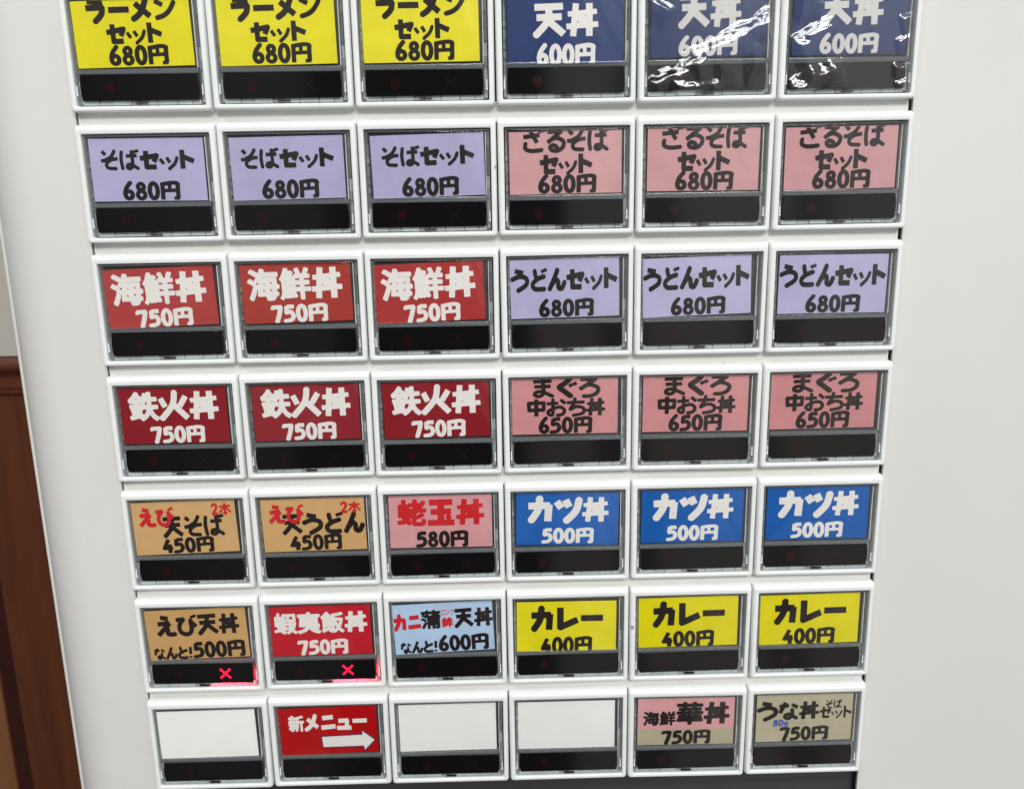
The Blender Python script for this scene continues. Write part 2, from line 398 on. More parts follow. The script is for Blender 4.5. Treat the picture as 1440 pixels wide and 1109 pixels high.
OUTLINES = {
    '海': '19,21 38,32 53,43 62,31 46,21 27,11|8,80 26,90 41,101 49,89 34,79 16,69|14,182 27,190 41,158 53,125 42,116 28,152|111,83 123,94 133,106 91,106 95,77 164,77 162,106 134,106 142,100 132,89 119,77|57,106 57,120 75,120 71,144 68,164 157,164 155,172 152,177 149,179 145,180 135,179 121,178 124,185 125,191 139,192 150,192 158,190 165,184 168,177 171,164 186,164 186,151 173,151 174,137 175,120 192,120 192,106 176,106 178,72 178,67 178,64 82,64 80,84 77,106|89,120 161,120 160,137 159,151 85,151|106,126 119,138 130,151 139,144 128,132 114,120|88,8 79,31 68,53 54,70 61,74 67,79 78,63 89,45 187,45 187,31 95,31 102,12',
    '鮮': '79,145 88,164 95,181 105,177 98,160 89,141|60,147 65,165 69,182 79,179 76,163 69,145|41,146 43,166 43,183 54,182 54,164 51,145|23,145 18,168 8,186 18,192 26,180 31,164 34,148|167,8 160,27 152,44 161,47 124,47 132,44 126,27 118,9 105,13 113,30 119,47 100,47 100,60 136,60 136,86 104,86 104,100 136,100 136,127 98,127 98,141 136,141 136,192 150,192 150,141 192,141 192,127 150,127 150,100 184,100 184,86 150,86 150,60 187,60 187,47 164,47 173,31 182,12|65,38 55,58 32,58 42,38|38,8 31,28 22,50 8,70 14,74 19,79 21,76 21,136 95,136 95,58 69,58 83,31 74,25 72,26 47,26 52,10|33,103 52,103 52,124 33,124|63,103 82,103 82,124 63,124|33,71 52,71 52,91 33,91|63,71 82,71 82,91 63,91',
    '鉄': '21,121 26,140 28,158 39,155 36,137 31,118|74,116 70,134 65,152 74,155 79,138 85,119|53,8 40,27 25,44 8,58 11,65 14,73 27,61 27,73 47,73 47,95 15,95 15,107 47,107 47,165 11,172 15,185 49,177 89,168 88,156 59,162 59,107 87,107 87,95 59,95 59,73 80,73 80,60 29,60 41,47 53,32 71,46 85,60 92,47 77,35 59,21 64,13|132,10 132,45 115,45 120,20 106,17 102,41 96,62 88,80 94,83 100,87 107,74 112,59 132,59 132,79 131,98 92,98 92,112 130,112 123,137 107,161 79,181 84,186 89,192 113,175 129,156 139,135 149,158 163,178 182,192 186,185 192,179 171,164 156,141 147,112 188,112 188,98 146,98 146,79 146,59 184,59 184,45 146,45 146,10',
    '蛯': '175,19 159,46 159,35 130,35 130,8 116,8 116,35 87,35 87,49 116,49 116,77 82,77 82,91 120,91 98,109 74,124 80,130 84,136 106,121 106,170 108,183 116,190 131,192 141,192 156,192 166,192 179,189 186,179 189,158 182,156 176,152 175,169 172,176 165,178 155,178 141,178 132,178 125,177 122,175 121,170 121,146 152,134 179,120 168,109 147,122 121,134 121,109 140,91 192,91 192,77 152,77 172,51 188,23|130,49 157,49 134,77 130,77|63,134 70,158 53,160 53,120 79,120 79,45 53,45 53,9 40,9 40,45 15,45 15,129 26,129 26,120 40,120 40,162 23,165 8,167 11,181 73,171 75,184 87,181 82,157 74,131|26,58 41,58 41,107 26,107|52,58 68,58 68,107 52,107',
    '蝦': '134,18 134,30 169,30 169,68 134,68 134,81 182,81 182,18|53,132 60,154 47,156 47,116 70,116 70,41 47,41 47,8 36,8 36,41 15,41 15,122 25,122 25,116 36,116 36,159 8,164 11,177 62,166 65,181 76,178 71,155 63,130|25,54 37,54 37,103 25,103|47,54 59,54 59,103 47,103|80,18 80,191 92,191 92,152 128,152 128,139 92,139 92,114 126,114 126,101 92,101 92,80 128,80 128,18|143,110 132,113 139,135 148,155 131,170 111,180 115,186 118,192 138,181 155,167 168,181 183,192 187,186 192,181 177,171 164,157 173,140 180,121 186,99 177,97 175,97 130,97 130,110 170,110 164,128 156,145 148,128|92,30 116,30 116,67 92,67',
    '夷': '27,85 25,108 22,128 87,128 75,149 50,166 8,179 13,186 17,192 58,178 85,159 99,138 118,164 145,182 183,192 187,185 192,178 154,170 126,154 109,128 168,128 165,141 162,147 160,148 157,149 150,148 140,148 144,160 155,160 164,160 170,159 174,156 178,150 181,139 183,121 184,118 184,116 105,116 106,98 169,98 169,56 106,56 106,41 187,41 187,27 106,27 106,8 91,8 91,27 12,27 12,41 91,41 91,56 28,56 28,68 91,68 91,85|91,98 90,116 38,116 40,98|106,68 154,68 154,85 106,85',
    '飯': '177,14 155,20 129,25 102,27 102,91 101,122 96,155 83,185 89,188 95,192 108,160 113,124 115,91 115,78 115,78 126,117 141,149 126,167 108,180 113,185 117,191 134,178 149,161 165,178 183,191 187,185 192,180 173,167 157,150 169,126 178,99 184,67 176,65 173,65 115,65 115,38 153,34 186,25|169,78 161,110 149,137 136,109 128,78|71,105 71,122 36,122 36,105|71,93 36,93 36,78 71,78|59,142 65,155 36,167 36,133 84,133 84,67 62,67 55,45 44,49 50,67 23,67 23,161 20,170 15,175 18,182 21,188 21,189 23,187 30,183 44,177 70,165 73,173 76,180 87,175 79,157 69,137|51,8 39,25 24,40 8,52 12,59 14,65 34,49 52,29 71,44 85,59 93,48 78,33 59,18 62,13',
    '蒲': '18,59 36,68 51,78 59,67 44,57 26,49|8,97 27,106 43,116 51,105 35,95 16,87|13,182 25,191 41,164 56,136 46,128 29,157|71,92 71,192 85,192 85,158 118,158 118,191 132,191 132,158 169,158 169,177 168,179 165,180 158,180 147,180 151,192 167,192 177,190 182,185 183,177 183,92 132,92 132,77 192,77 192,64 175,64 182,56 170,48 155,41 148,49 162,56 173,64 132,64 132,50 142,50 142,35 192,35 192,21 142,21 142,8 127,8 127,21 74,21 74,8 59,8 59,21 11,21 11,35 59,35 59,50 74,50 74,35 127,35 127,47 118,47 118,64 63,64 63,77 118,77 118,92|118,131 118,146 85,146 85,131|132,131 169,131 169,146 132,146|118,119 85,119 85,104 118,104|132,119 132,104 169,104 169,119',
    '鉾': '17,121 22,140 25,158 36,155 33,137 28,118|72,116 68,134 63,152 72,155 78,138 84,119|134,73 134,96 114,96 118,80 105,77 98,101 87,123 93,126 99,129 104,120 109,109 134,109 134,135 87,135 87,148 134,148 134,192 148,192 148,148 192,148 192,135 148,135 148,109 187,109 187,96 148,96 148,73|96,69 103,67 125,65 171,62 177,75 191,68 177,46 161,21 148,26 163,50 114,52 129,34 143,13 128,8 118,25 108,38 101,46 96,52 91,55 94,62|50,8 39,27 24,44 8,58 12,65 15,73 25,64 25,73 45,73 45,94 14,94 14,107 45,107 45,165 11,172 15,185 48,178 87,169 86,157 58,163 58,107 85,107 85,94 58,94 58,73 79,73 79,60 29,60 40,47 51,32 69,46 84,60 91,48 76,35 58,22 62,13',
    '華': '91,102 91,122 60,122 60,102|107,102 140,102 140,122 107,122|91,89 60,89 60,69 91,69|107,89 107,69 140,69 140,89|19,122 19,135 91,135 91,152 10,152 10,165 91,165 91,192 107,192 107,165 190,165 190,152 107,152 107,135 182,135 182,122 155,122 155,102 192,102 192,89 155,89 155,69 179,69 179,57 23,57 23,69 45,69 45,89 8,89 8,102 45,102 45,122|10,22 10,36 56,36 56,51 71,51 71,36 127,36 127,51 142,51 142,36 190,36 190,22 142,22 142,8 127,8 127,22 71,22 71,8 56,8 56,22',
    '新': '72,134 81,151 88,167 99,160 92,145 82,129|27,130 19,148 8,163 14,167 19,171 30,154 39,133|111,28 111,97 110,125 104,155 92,182 98,186 104,191 117,162 123,128 125,97 125,90 155,90 155,192 170,192 170,90 192,90 192,76 125,76 125,38 157,32 186,23 174,12 145,21|43,11 52,30 12,30 12,42 101,42 101,30 67,30 56,8|75,43 71,59 65,75 9,75 9,88 50,88 50,109 10,109 10,122 50,122 50,173 50,175 48,176 42,176 32,176 35,182 37,189 49,188 58,186 63,182 64,174 64,122 102,122 102,109 64,109 64,88 104,88 104,75 78,75 89,46|25,47 30,62 33,75 46,72 43,58 37,44',
}

FAT = {'海': 4.4, '鮮': 3.9, '鉄': 4.4, '蛯': 4.6, '蝦': 3.8, '夷': 4.6, '飯': 3.9, '蒲': 4.0, '鉾': 4.0, '華': 4.2, '新': 4.2}

def catmull(pts, n=7):
    p = [pts[0]] + pts + [pts[-1]]; out = []
    for i in range(1, len(p)-2):
        a, b, c, d = (np.array(q, float) for q in p[i-1:i+3])
        for k in range(n):
            t = k/n
            out.append(.5*((2*b)+(-a+c)*t+(2*a-5*b+4*c-d)*t*t+(-a+3*b-3*c+d)*t**3))
    out.append(np.array(p[-2], float))
    return out
def seg_dist(X, Y, a, b):
    dx, dy = b[0]-a[0], b[1]-a[1]; l2 = dx*dx+dy*dy+1e-9
    t = np.clip(((X-a[0])*dx+(Y-a[1])*dy)/l2, 0, 1)
    return np.hypot(X-a[0]-t*dx, Y-a[1]-t*dy)
def bar_dist(X, Y, a, b, h):
    dx, dy = b[0]-a[0], b[1]-a[1]; l = math.hypot(dx, dy)+1e-9
    ux, uy = dx/l, dy/l
    s = np.abs((X-(a[0]+b[0])/2)*ux+(Y-(a[1]+b[1])/2)*uy)-l/2
    t = np.abs(-(X-a[0])*uy+(Y-a[1])*ux)-h
    return np.maximum(s, t)
def poly_dist(X, Y, polys):
    d = np.full(X.shape, 1e9); ins = np.zeros(X.shape, bool)
    for p in polys:
        for a, b in zip(p, p[1:]+p[:1]):
            d = np.minimum(d, seg_dist(X, Y, a, b))
            if a[1] != b[1]:
                c = ((a[1] > Y) != (b[1] > Y)) & (X < (b[0]-a[0])*(Y-a[1])/(b[1]-a[1])+a[0])
                ins ^= c
    return np.where(ins, -d, d)
def glyph_dist(ch, X, Y, thin=1.0):
    if ch in OUTLINES:
        polys = [[tuple(float(v)/2 for v in q.split(',')) for q in p.split()] for p in OUTLINES[ch].split('|')]
        return poly_dist(X, Y, polys)-FAT[ch]
    d = np.full(X.shape, 1e9)
    for s in STROKES[ch].split(';'):
        w = 17.0; smooth = False; toks = []
        for t in s.split():
            while t and t[0] in '~w':
                if t[0] == '~': smooth = True; t = t[1:]
                else: w = float(t[1:]); t = ''
            if t: toks.append(t)
        h = w/2*thin*(1.18 if ch in '天丼火玉中' else 1.2 if ch in '本グロン' else 1.25 if ch == '円' else 1.36 if ch in '0245678' else 1.25 if ch == 'ッ' else 1.38 if ch in 'ざるそばまおなびちえろ' else 1.5)
        if toks[0][0] == 'd':
            x, y, r = map(float, toks[0][1:].split(','))
            d = np.minimum(d, np.hypot(X-x, Y-y)-r); continue
        if toks[0][0] == 'o':
            x, y, rx, ry = map(float, toks[0][1:].split(','))
            pts = [(x+rx*math.cos(k*math.pi/14), y+ry*math.sin(k*math.pi/14)) for k in range(29)]
            for a, b in zip(pts, pts[1:]): d = np.minimum(d, seg_dist(X, Y, a, b)-h)
            continue
        pts = [tuple(map(float, t.split(','))) for t in toks]
        closed = len(pts) > 2 and pts[0] == pts[-1]
        if smooth: pts = catmull(pts)
        for a, b in zip(pts, pts[1:]): d = np.minimum(d, bar_dist(X, Y, a, b, h))
        for q in (pts if closed else pts[1:-1]): d = np.minimum(d, np.hypot(X-q[0], Y-q[1])-h)
    return d

CW, CHH = .814, .440            # card width and height, in pitches
STEP = .0034
NX, NY = int(CW/STEP)+1, int(CHH/STEP)+1
GX, GY = np.meshgrid(np.linspace(-.006, 1.006, NX), np.linspace(-.012, 1.012, NY))
def layer_mesh(name, field, m, z, clip=True):
    """marching squares: the area where field < 0 as one flat mesh in card coordinates"""
    f = field
    if clip:
        e = 100*.012
        f = np.maximum(f, np.maximum(np.maximum(-GX, GX-1)*100*CW/CHH, np.maximum(-GY, GY-1)*100)+.35)
    verts, faces = [], []
    def pt(i, j, i2=None, j2=None):
        if i2 is None: x, y = GX[j, i], GY[j, i]
        else:
            a, b = f[j, i], f[j2, i2]; t = a/(a-b)
            x = GX[j, i]+(GX[j2, i2]-GX[j, i])*t; y = GY[j, i]+(GY[j2, i2]-GY[j, i])*t
        verts.append(L((x-.5)*CW, (y-.5)*CHH, z)[:]); return len(verts)-1
    ins = f < 0
    cnt = ins[:-1, :-1].astype(int)+ins[1:, :-1]+ins[:-1, 1:]+ins[1:, 1:]
    for j in range(NY-1):
        i = 0
        row = cnt[j]
        nz = np.nonzero(row)[0]
        k = 0
        while k < len(nz):
            i = nz[k]
            if row[i] == 4:
                i2 = i
                while i2 < NX-1 and row[i2] == 4: i2 += 1
                faces.append((pt(i, j), pt(i2, j), pt(i2, j+1), pt(i, j+1)))
                k += i2-i
                continue
            c = [(i, j), (i+1, j), (i+1, j+1), (i, j+1)]
            poly = []
            for a, b in zip(c, c[1:]+c[:1]):
                ia, ib = ins[a[1], a[0]], ins[b[1], b[0]]
                if ia: poly.append(pt(*a))
                if ia != ib: poly.append(pt(*a, *b))
            if len(poly) > 2: faces.append(tuple(poly))
            k += 1
    me = bpy.data.meshes.new(name)
    me.from_pydata(verts, [], faces)
    me.materials.append(m)
    return me
def text_field(lines):
    F = np.full(GX.shape, 1e9)
    for ln in lines:
        text, u0, u1, v0, v1 = ln[:5]
        thin = ln[5] if len(ln) > 5 else 1.0
        slant = ln[6] if len(ln) > 6 else 0.0
        adv = [ADV.get(c, 100) for c in text]; tot = sum(adv); x = u0
        kx = (u1-u0)/tot; ky = (v1-v0)/100
        for c, a in zip(text, adv):
            ax = a if a != 98 else 100
            if a == 88: ax = 100
            X0, X1 = x-.04, x+a*kx+.04
            msk = (GX > X0) & (GX < X1) & (GY > v0-.12) & (GY < v1+.12)
            if msk.any():
                gx = (GX[msk]-x)/kx; gy = (GY[msk]-v0)/ky
                gx = gx+slant*(gy-50)
                if c == '6' or c in '80245g7': gx = gx
                d = glyph_dist(c, gx, gy, thin)
                F[msk] = np.minimum(F[msk], d)
            x += a*kx
    return F
# ------------------------------------------------------------------ inks and papers
def ink(name, c, r=.55): return mat(name, c, r, .25)
K_ = 1.06
INK = {'k': ink('black_ink', rgb(34, 26, 25, 1.0)), 'w': ink('white_print', rgb(236, 232, 229, 1.0)), 'r': ink('red_ink', rgb(206, 38, 44, 1.0)),
       'b': ink('blue_ink', rgb(70, 88, 170)), 'n': ink('navy_ink', rgb(40, 40, 105))}
def paper(name, r, g, b, k=1.10, var=.07):
    m = mat(name, rgb(r, g, b, k), .5, .3, var=var, vscale=110, bump=.05, bscale=700)
    n = m.node_tree; bs = n.nodes['Principled BSDF']         # no two prints came out quite the same
    oi = n.nodes.new('ShaderNodeObjectInfo')
    hs = n.nodes.new('ShaderNodeHueSaturation')
    for sock, lo, hi in (('Value', .95, 1.06), ('Saturation', 1.03, .965)):
        mr = n.nodes.new('ShaderNodeMapRange'); mr.inputs[3].default_value = lo; mr.inputs[4].default_value = hi
        n.links.new(oi.outputs['Random'], mr.inputs[0]); n.links.new(mr.outputs[0], hs.inputs[sock])
    src = bs.inputs['Base Color'].links[0].from_socket
    n.links.new(src, hs.inputs['Color']); n.links.new(hs.outputs[0], bs.inputs['Base Color'])
    return m
PAPER = {'yellow': paper('yellow_paper', 224, 213, 24), 'navy': paper('navy_paper', 28, 52, 104), 'lavender': paper('lavender_paper', 172, 167, 202),
         'rose': paper('rose_paper', 202, 153, 157), 'red': paper('red_paper', 168, 55, 54), 'maroon': paper('maroon_paper', 140, 31, 41),
         'lilac': paper('lilac_paper', 180, 176, 210), 'pink': paper('pink_paper', 202, 138, 141), 'tan': paper('tan_paper', 202, 162, 108),
         'palepink': paper('pale_pink_paper', 214, 158, 163), 'blue': paper('blue_paper', 16, 92, 172), 'crimson': paper('crimson_paper', 186, 14, 36),
         'sky': paper('pale_blue_paper', 172, 196, 224), 'white': paper('white_paper', 236, 237, 235, 1.1, .02), 'brick': paper('brick_red_paper', 164, 58, 50), 'scarlet': paper('scarlet_paper', 176, 14, 18),
         'beige': paper('beige_paper', 178, 170, 144)}
def arrow(grow):
    # block arrow pointing right, in card coordinates
    g = grow
    s, t = CW/CHH, 1
    p = [(.425, .62), (.845, .615), (.842, .53), (.965, .735), (.855, .95), (.85, .855), (.43, .845)]
    return poly_dist(GX*100*s, GY*100, [[(x*100*s, y*100) for x, y in p]])-g
PRICE = (.255, .765, .685, .985)
DESIGN = {   # card colour, [(ink, lines)]
'ramen': ('yellow', [('k', [('ラーメン', .11, .89, -.035, .325), ('セット', .27, .76, .335, .655), ('680円', .27, .785, .675, .975)])]),
'tendon_low': ('navy', [('w', [('天丼', .22, .79, .09, .60), ('600円', .25, .76, .70, 1.03)])]),
'tendon': ('navy', [('w', [('天丼', .235, .785, .03, .56), ('600円', .24, .755, .68, .98)])]),
'soba': ('lavender', [('k', [('そばセット', .085, .925, .18, .50), ('680円',)+PRICE])]),
'zaru': ('rose', [('k', [('ざるそば', .12, .885, -.03, .325), ('セット', .265, .75, .35, .685), ('680円', .25, .775, .69, .99)])]),
'kaisen': ('red', [('w', [('海鮮丼', .06, .925, .07, .615), ('750円', .25, .77, .69, .995)])]),
'tekka': ('maroon', [('w', [('鉄火丼', .08, .925, .06, .585), ('750円', .26, .77, .685, .99)])]),
'udon': ('lilac', [('k', [('うどんセット', .005, .995, .16, .535), ('680円',)+PRICE])]),
'maguro': ('pink', [('k', [('まぐろ', .18, .83, -.015, .335), ('中おち丼', .135, .885, .35, .68), ('650円', .245, .76, .69, .99)])]),
'tensoba': ('tan', [('k', [('天そば', .28, .88, .28, .68), ('450円', .255, .76, .69, .985)]), ('r', [('えび', .05, .405, .10, .46), ('2本', .77, .965, .06, .30)])]),
'tenudon': ('tan', [('k', [('天うどん', .19, .985, .28, .67), ('450円', .255, .76, .685, .985)]), ('r', [('えび', .055, .41, .10, .45), ('2本', .77, .965, .07, .30)])]),
'ebitama': ('palepink', [('r', [('蛯玉丼', .08, .93, .07, .58)]), ('k', [('580円', .255, .765, .68, .99)])]),
'katsu': ('blue', [('w', [('カツ丼', .105, .905, .075, .56), ('500円', .25, .76, .67, .965)])]),
'ebiten': ('tan', [('k', [('えび天丼', .085, .93, .10, .52), ('なんと!', .04, .43, .74, .985), ('500円', .435, .96, .655, .985)])]),
'ezo': ('crimson', [('w', [('蝦夷飯丼', .035, .97, .12, .555), ('750円', .255, .76, .685, .985)])]),
'kani': ('sky', [('k', [('蒲', .28, .48, .13, .51), ('天丼', .61, 1.005, .13, .52), ('なんと!', .05, .43, .75, .985), ('600円', .435, .945, .665, .985)]),
                 ('r', [('カニ', .0, .285, .19, .51), ('ロング', .485, .62, .13, .25, .75, .12), ('鉾', .485, .60, .29, .50)])]),
'curry_low': ('yellow', [('k', [('カレー', .135, .88, .09, .58), ('400円', .24, .76, .71, 1.06)])]),
'curry': ('yellow', [('k', [('カレー', .135, .88, .09, .58), ('400円', .235, .765, .68, 1.0)])]),
'blank': ('white', []),
'new': ('scarlet', [('w', [('新メニュー', .095, .91, .14, .49)])]),
'hana': ('beige', [('k', [('海鮮', .055, .395, .27, .58), ('華丼', .40, .955, .08, .57), ('750円', .25, .76, .685, .985)])]),
'unadon': ('beige', [('k', [('うな丼', .005, .655, .14, .535), ('セット', .655, 1.0, .26, .53, .8), ('そば', .71, .885, .13, .31, .85), ('750円', .25, .76, .685, .985)]), ('b', [('80g', .175, .34, .52, .67, .95, .10)])]),
}
CARDS = {}
for key, (pap, layers) in DESIGN.items():
    ms = []
    z = -.0012
    if key == 'hana':
        f = np.maximum(GY*100-66, -1e3)
        ms.append(('paper_slip', layer_mesh('paper_slip', f, PAPER['palepink'], z))); z -= .0012
    for ik, lines in layers:
        ms.append(('lettering', layer_mesh('lettering', text_field(lines), INK[ik], z))); z -= .0012
    if key == 'new':
        ms.append(('arrow', layer_mesh('arrow', arrow(1.6), INK['n'], z))); z -= .0012
        ms.append(('arrow', layer_mesh('arrow', arrow(-.2), INK['w'], z)))
    CARDS[key] = ms

# ------------------------------------------------------------------ one push button, in cell coordinates (0,0 = upper left corner of its frame)
OX0, OX1, OY0, OY1 = .050, .955, .066, .794      # opening of the white frame
def make_bezel():
    bm = bmesh.new()
    x0, x1, y0, y1 = .004, .996, .0, .832
    rings = [(rrect(x0, y0, x1, y1, .020), .16), (rrect(x0, y0, x1, y1, .020), .0)]
    for i in range(1, 7):                        # rolled outer edge, broad at the top
        a = math.radians(90*i/6); s = 1-math.cos(a); k = math.sin(a)
        rings.append((rrect(x0+.016*s, y0+.036*s, x1-.016*s, y1-.012*s, .020), -.050*k))
    rings.append((rrect(OX0-.006, OY0-.006, OX1+.006, OY1+.006, .012), -.050))
    rings.append((rrect(OX0-.0015, OY0-.0015, OX1+.0015, OY1+.0015, .010), -.0475))
    rings.append((rrect(OX0, OY0, OX1, OY1, .009), -.043))
    rings.append((rrect(OX0+.002, OY0+.002, OX1-.002, OY1-.002, .009), .06))
    loft(bm, rings)
    return new_mesh('bezel', bm, MT['bezel'], smooth=True, angle=50)
def make_base():
    rnd = random.Random(5)
    bm = bmesh.new()
    box(bm, OX0-.01, OX1+.01, OY0-.01, OY1+.01, .052, .15, mi=1)  # dark colour paints the shadow in the gap between bezel and key
    # moulded blocks of the switch body that show through the clear key
    for x0_, x1_ in ((.060, .082), (.922, .944)):
        y = .09
        while y < .76:
            h = rnd.uniform(.03, .10)
            mi = rnd.choice((0, 0, 1, 2)) if y < .5 else rnd.choice((0, 2, 2))
            box(bm, x0_, x1_, y, min(y+h, .77), rnd.uniform(.006, .03), .0515, mi=mi)
            y += h+rnd.choice((.004, .02))
    for y0_, y1_ in ((.074, .090),):
        x = .10
        while x < .9:
            w = rnd.uniform(.06, .2)
            box(bm, x, min(x+w, .905), y0_, y1_, rnd.uniform(.01, .03), .0515, mi=rnd.choice((0, 1, 1)))
            x += w+.01
    x = .085  # paler row: the light falling on the lower ledge, put into colour
    while x < .9:
        w = rnd.uniform(.05, .16)
        box(bm, x, min(x+w, .912),   .7585, .787, rnd.uniform(-.016, -.006), .0515, mi=rnd.choice((2, 2, 2, 2, 0)))
        x += w+.006
    # dark floor of the card pocket, painting the shadow line round the card
    box(bm, .079, .919, .087, .757, .0, .0515, mi=1)
    return new_mesh('switch_body', bm, [MT['base'], MT['basedark'], MT['milky']])
def make_key():
    bm = bmesh.new()
    rings = [(rrect(.0585, .0745, .9465, .7865, .010), .05), (rrect(.0585, .0745, .9465, .7865, .010), -.034),
             (rrect(.060, .076, .945, .785, .010), -.037), (rrect(.066, .081, .939, .780, .008), -.037),
             (rrect(.068, .083, .937, .778, .007), -.034),
             (rrect(.082, .090, .916, .762, .005), -.006), (rrect(.0825, .0905, .9155, .7615, .005), .0)]
    loft(bm, rings)
    bevel_box(bm, .079, .919, .545, .577, -.034, -.004, .004, mi=1)      # bar between card and window
    box(bm, .9165, .9200, .092, .542, -.036, -.004, mi=2)                # added pale ridge painting the highlight on the cover's edge
    return new_mesh('clear_key', bm, [MT['rim'], MT['bar'], MT['milky']], smooth=True, angle=30)
def make_clips():
    bm = bmesh.new()
    box(bm, .462, .548, .7705, .7775, -.039, -.02, mi=0)                # dark catch slot in the lower edge
    for x in (.062, .940):
        bevel_box(bm, x-.004, x+.004, .655, .725, -.040, -.02, .002, mi=1)
        bevel_box(bm, x-.007, x+.007, .715, .722, -.0415, -.02, .002, mi=1)
    return new_mesh('clip', bm, [MT['gap'], MT['bezel']])
def barrel(x0, x1, y0, y1, b, n=10):
    pts = []
    for i in range(n+1):
        t = i/n; pts.append((x1+b*(1-(2*t-1)**2), y0+(y1-y0)*t))
    for i in range(n+1):
        t = i/n; pts.append((x0-b*(1-(2*t-1)**2), y1-(y1-y0)*t))
    return pts
def make_window():
    bm = bmesh.new()
    X0, X1, Y0, Y1 = .094, .904, .582, .756
    loft(bm, [(barrel(X0-.002, X1+.002, Y0-.002, Y1+.002, .009), -.0255), (barrel(X0-.002, X1+.002, Y0-.002, Y1+.002, .009), -.029),
              (barrel(X0, X1, Y0, Y1, .009), -.033)], True, True)
    return new_mesh('indicator_window', bm, MT['window'], smooth=True, angle=30)
def make_dot(zf=-.0336):
    bm = bmesh.new()
    loft(bm, [([(.295+.034*math.cos(a*math.pi/12), .672+.040*math.sin(a*math.pi/12)) for a in range(24)], zf)], cap0=True)
    return new_mesh('dead_dot', bm, MT['dot'])
def cross_mesh(name, m, s, w, zf=-.0338):
    bm = bmesh.new()
    cx_, cy_ = .685, .670
    for a, d in ((45, 0), (-45, .00035)):
        a = math.radians(a); ux, uy = math.cos(a), math.sin(a)
        o = [(cx_+ux*i*s-uy*j*w, cy_+uy*i*s+ux*j*w) for i, j in ((1, 1), (-1, 1), (-1, -1), (1, -1))]
        loft(bm, [(o, zf-d)], cap0=True)
    return new_mesh(name, bm, m)
def make_cover():
    bm = bmesh.new()
    bevel_box(bm, .076, .9155, .0855, .540, -.0325, -.0285, .0015)
    return new_mesh('clear_cover', bm, MT['cover'], smooth=True, angle=30)
from mathutils import noise as mnoise
def sstep(x): 
    x = max(0.0, min(1.0, x)); return x*x*(3-2*x)
def make_film(bands, seed):
    """clear film pulled over the whole key: flat, with a few bulging folds and fine wrinkles along them.
    bands: (x0, y0, x1, y1, width, height) - a fold from one point to another whose upper flank faces the ceiling"""
    bm = bmesh.new()
    nx, ny = 200, 170
    g = []
    for j in range(ny+1):
        row = []
        for i in range(nx+1):
            u, v = i/nx, j/ny
            x = .058+.890*u; y = .076+.704*v
            wob = mnoise.noise(Vector((x*6, y*9, seed)))*.040+mnoise.noise(Vector((x*19, y*23, seed+3)))*.009
            h = .0015*mnoise.noise(Vector((x*5, y*5, seed+9)))
            near = 0; wr = 0
            for bx0, by0, bx1, by1, w, a in bands:
                w = w*(1+.7*mnoise.noise(Vector((x*9, y*5, seed+bx0*3))))
                dx, dy = bx1-bx0, by1-by0; l = math.hypot(dx, dy)
                t = ((x-bx0)*dx+(y-by0)*dy)/(l*l); s = ((x-bx0)*-dy+(y-by0)*dx)/l*(1 if dx > 0 else -1)+wob
                ends = sstep((t+.15)/.3)*sstep((1.15-t)/.3)
                h += a*ends*(sstep((s+w)/(2*w)) * (1-sstep((s-w)/(w*5))))
                k = ends*math.exp(-(s/(w*1.5))**2)
                wr += k*(.0034*mnoise.noise(Vector((t*l*6, s*38, seed+bx0*9)))+.0004*mnoise.noise(Vector((t*l*22, s*150, seed+bx0*5))))
            h += wr
            e = min(u, 1-u, v, 1-v)
            h *= min(1, e/.04)
            row.append(bm.verts.new(L(x, y, -.0430-h)))
        g.append(row)
    for j in range(ny):
        for i in range(nx):
            bm.faces.new((g[j][i], g[j][i+1], g[j+1][i+1], g[j+1][i]))
    return new_mesh('film_wrap', bm, MT['film'], smooth=True, angle=180)

PROTO = {k: f() for k, f in (('bezel', make_bezel), ('base', make_base), ('key', make_key), ('clips', make_clips), ('window', make_window), ('dot', make_dot), ('cover', make_cover))}
PROTO['cross'] = cross_mesh('dead_cross', MT['cross'], .058, .007)
PROTO['lit'] = cross_mesh('lit_cross', MT['lit'], .060, .0100, -.0341)
bm = bmesh.new()
box(bm, .58, .84, .741, .747, -.022, -.012)
box(bm, .886, .892, .67, .730, -.022, -.012)
PROTO['led'] = new_mesh('red_led', bm, MT['led'])
bm = bmesh.new()
bevel_box(bm, -CW/2, CW/2, -CHH/2, CHH/2, 0, .008, .002)
CARDBOX = {}
first = new_mesh('label_card', bm, PAPER['white'])
for k, m in PAPER.items():
    me = first.data.copy(); me.materials[0] = m; CARDBOX[k] = me
bpy.data.objects.remove(first)
meshes = {k: o.data for k, o in PROTO.items()}
names = {k: o.name for k, o in PROTO.items()}
for o in list(PROTO.values()): bpy.data.objects.remove(o)
def child(name, me, parent, loc=None):
    o = bpy.data.objects.new(name, me); COL.objects.link(o); o.parent = parent
    if loc is not None: o.location = loc
    return o

LAYOUT = [
 ['ramen', 'ramen', 'ramen', 'tendon_low', 'tendon', 'tendon'],
 ['soba', 'soba', 'soba', 'zaru', 'zaru', 'zaru'],
 ['kaisen', 'kaisen', 'kaisen', 'udon', 'udon', 'udon'],
 ['tekka', 'tekka', 'tekka', 'maguro', 'maguro', 'maguro'],
 ['tensoba', 'tenudon', 'ebitama', 'katsu', 'katsu', 'katsu'],
 ['ebiten', 'ezo', 'kani', 'curry_low', 'curry', 'curry'],
 ['blank', 'new', 'blank', 'blank', 'hana', 'unadon']]
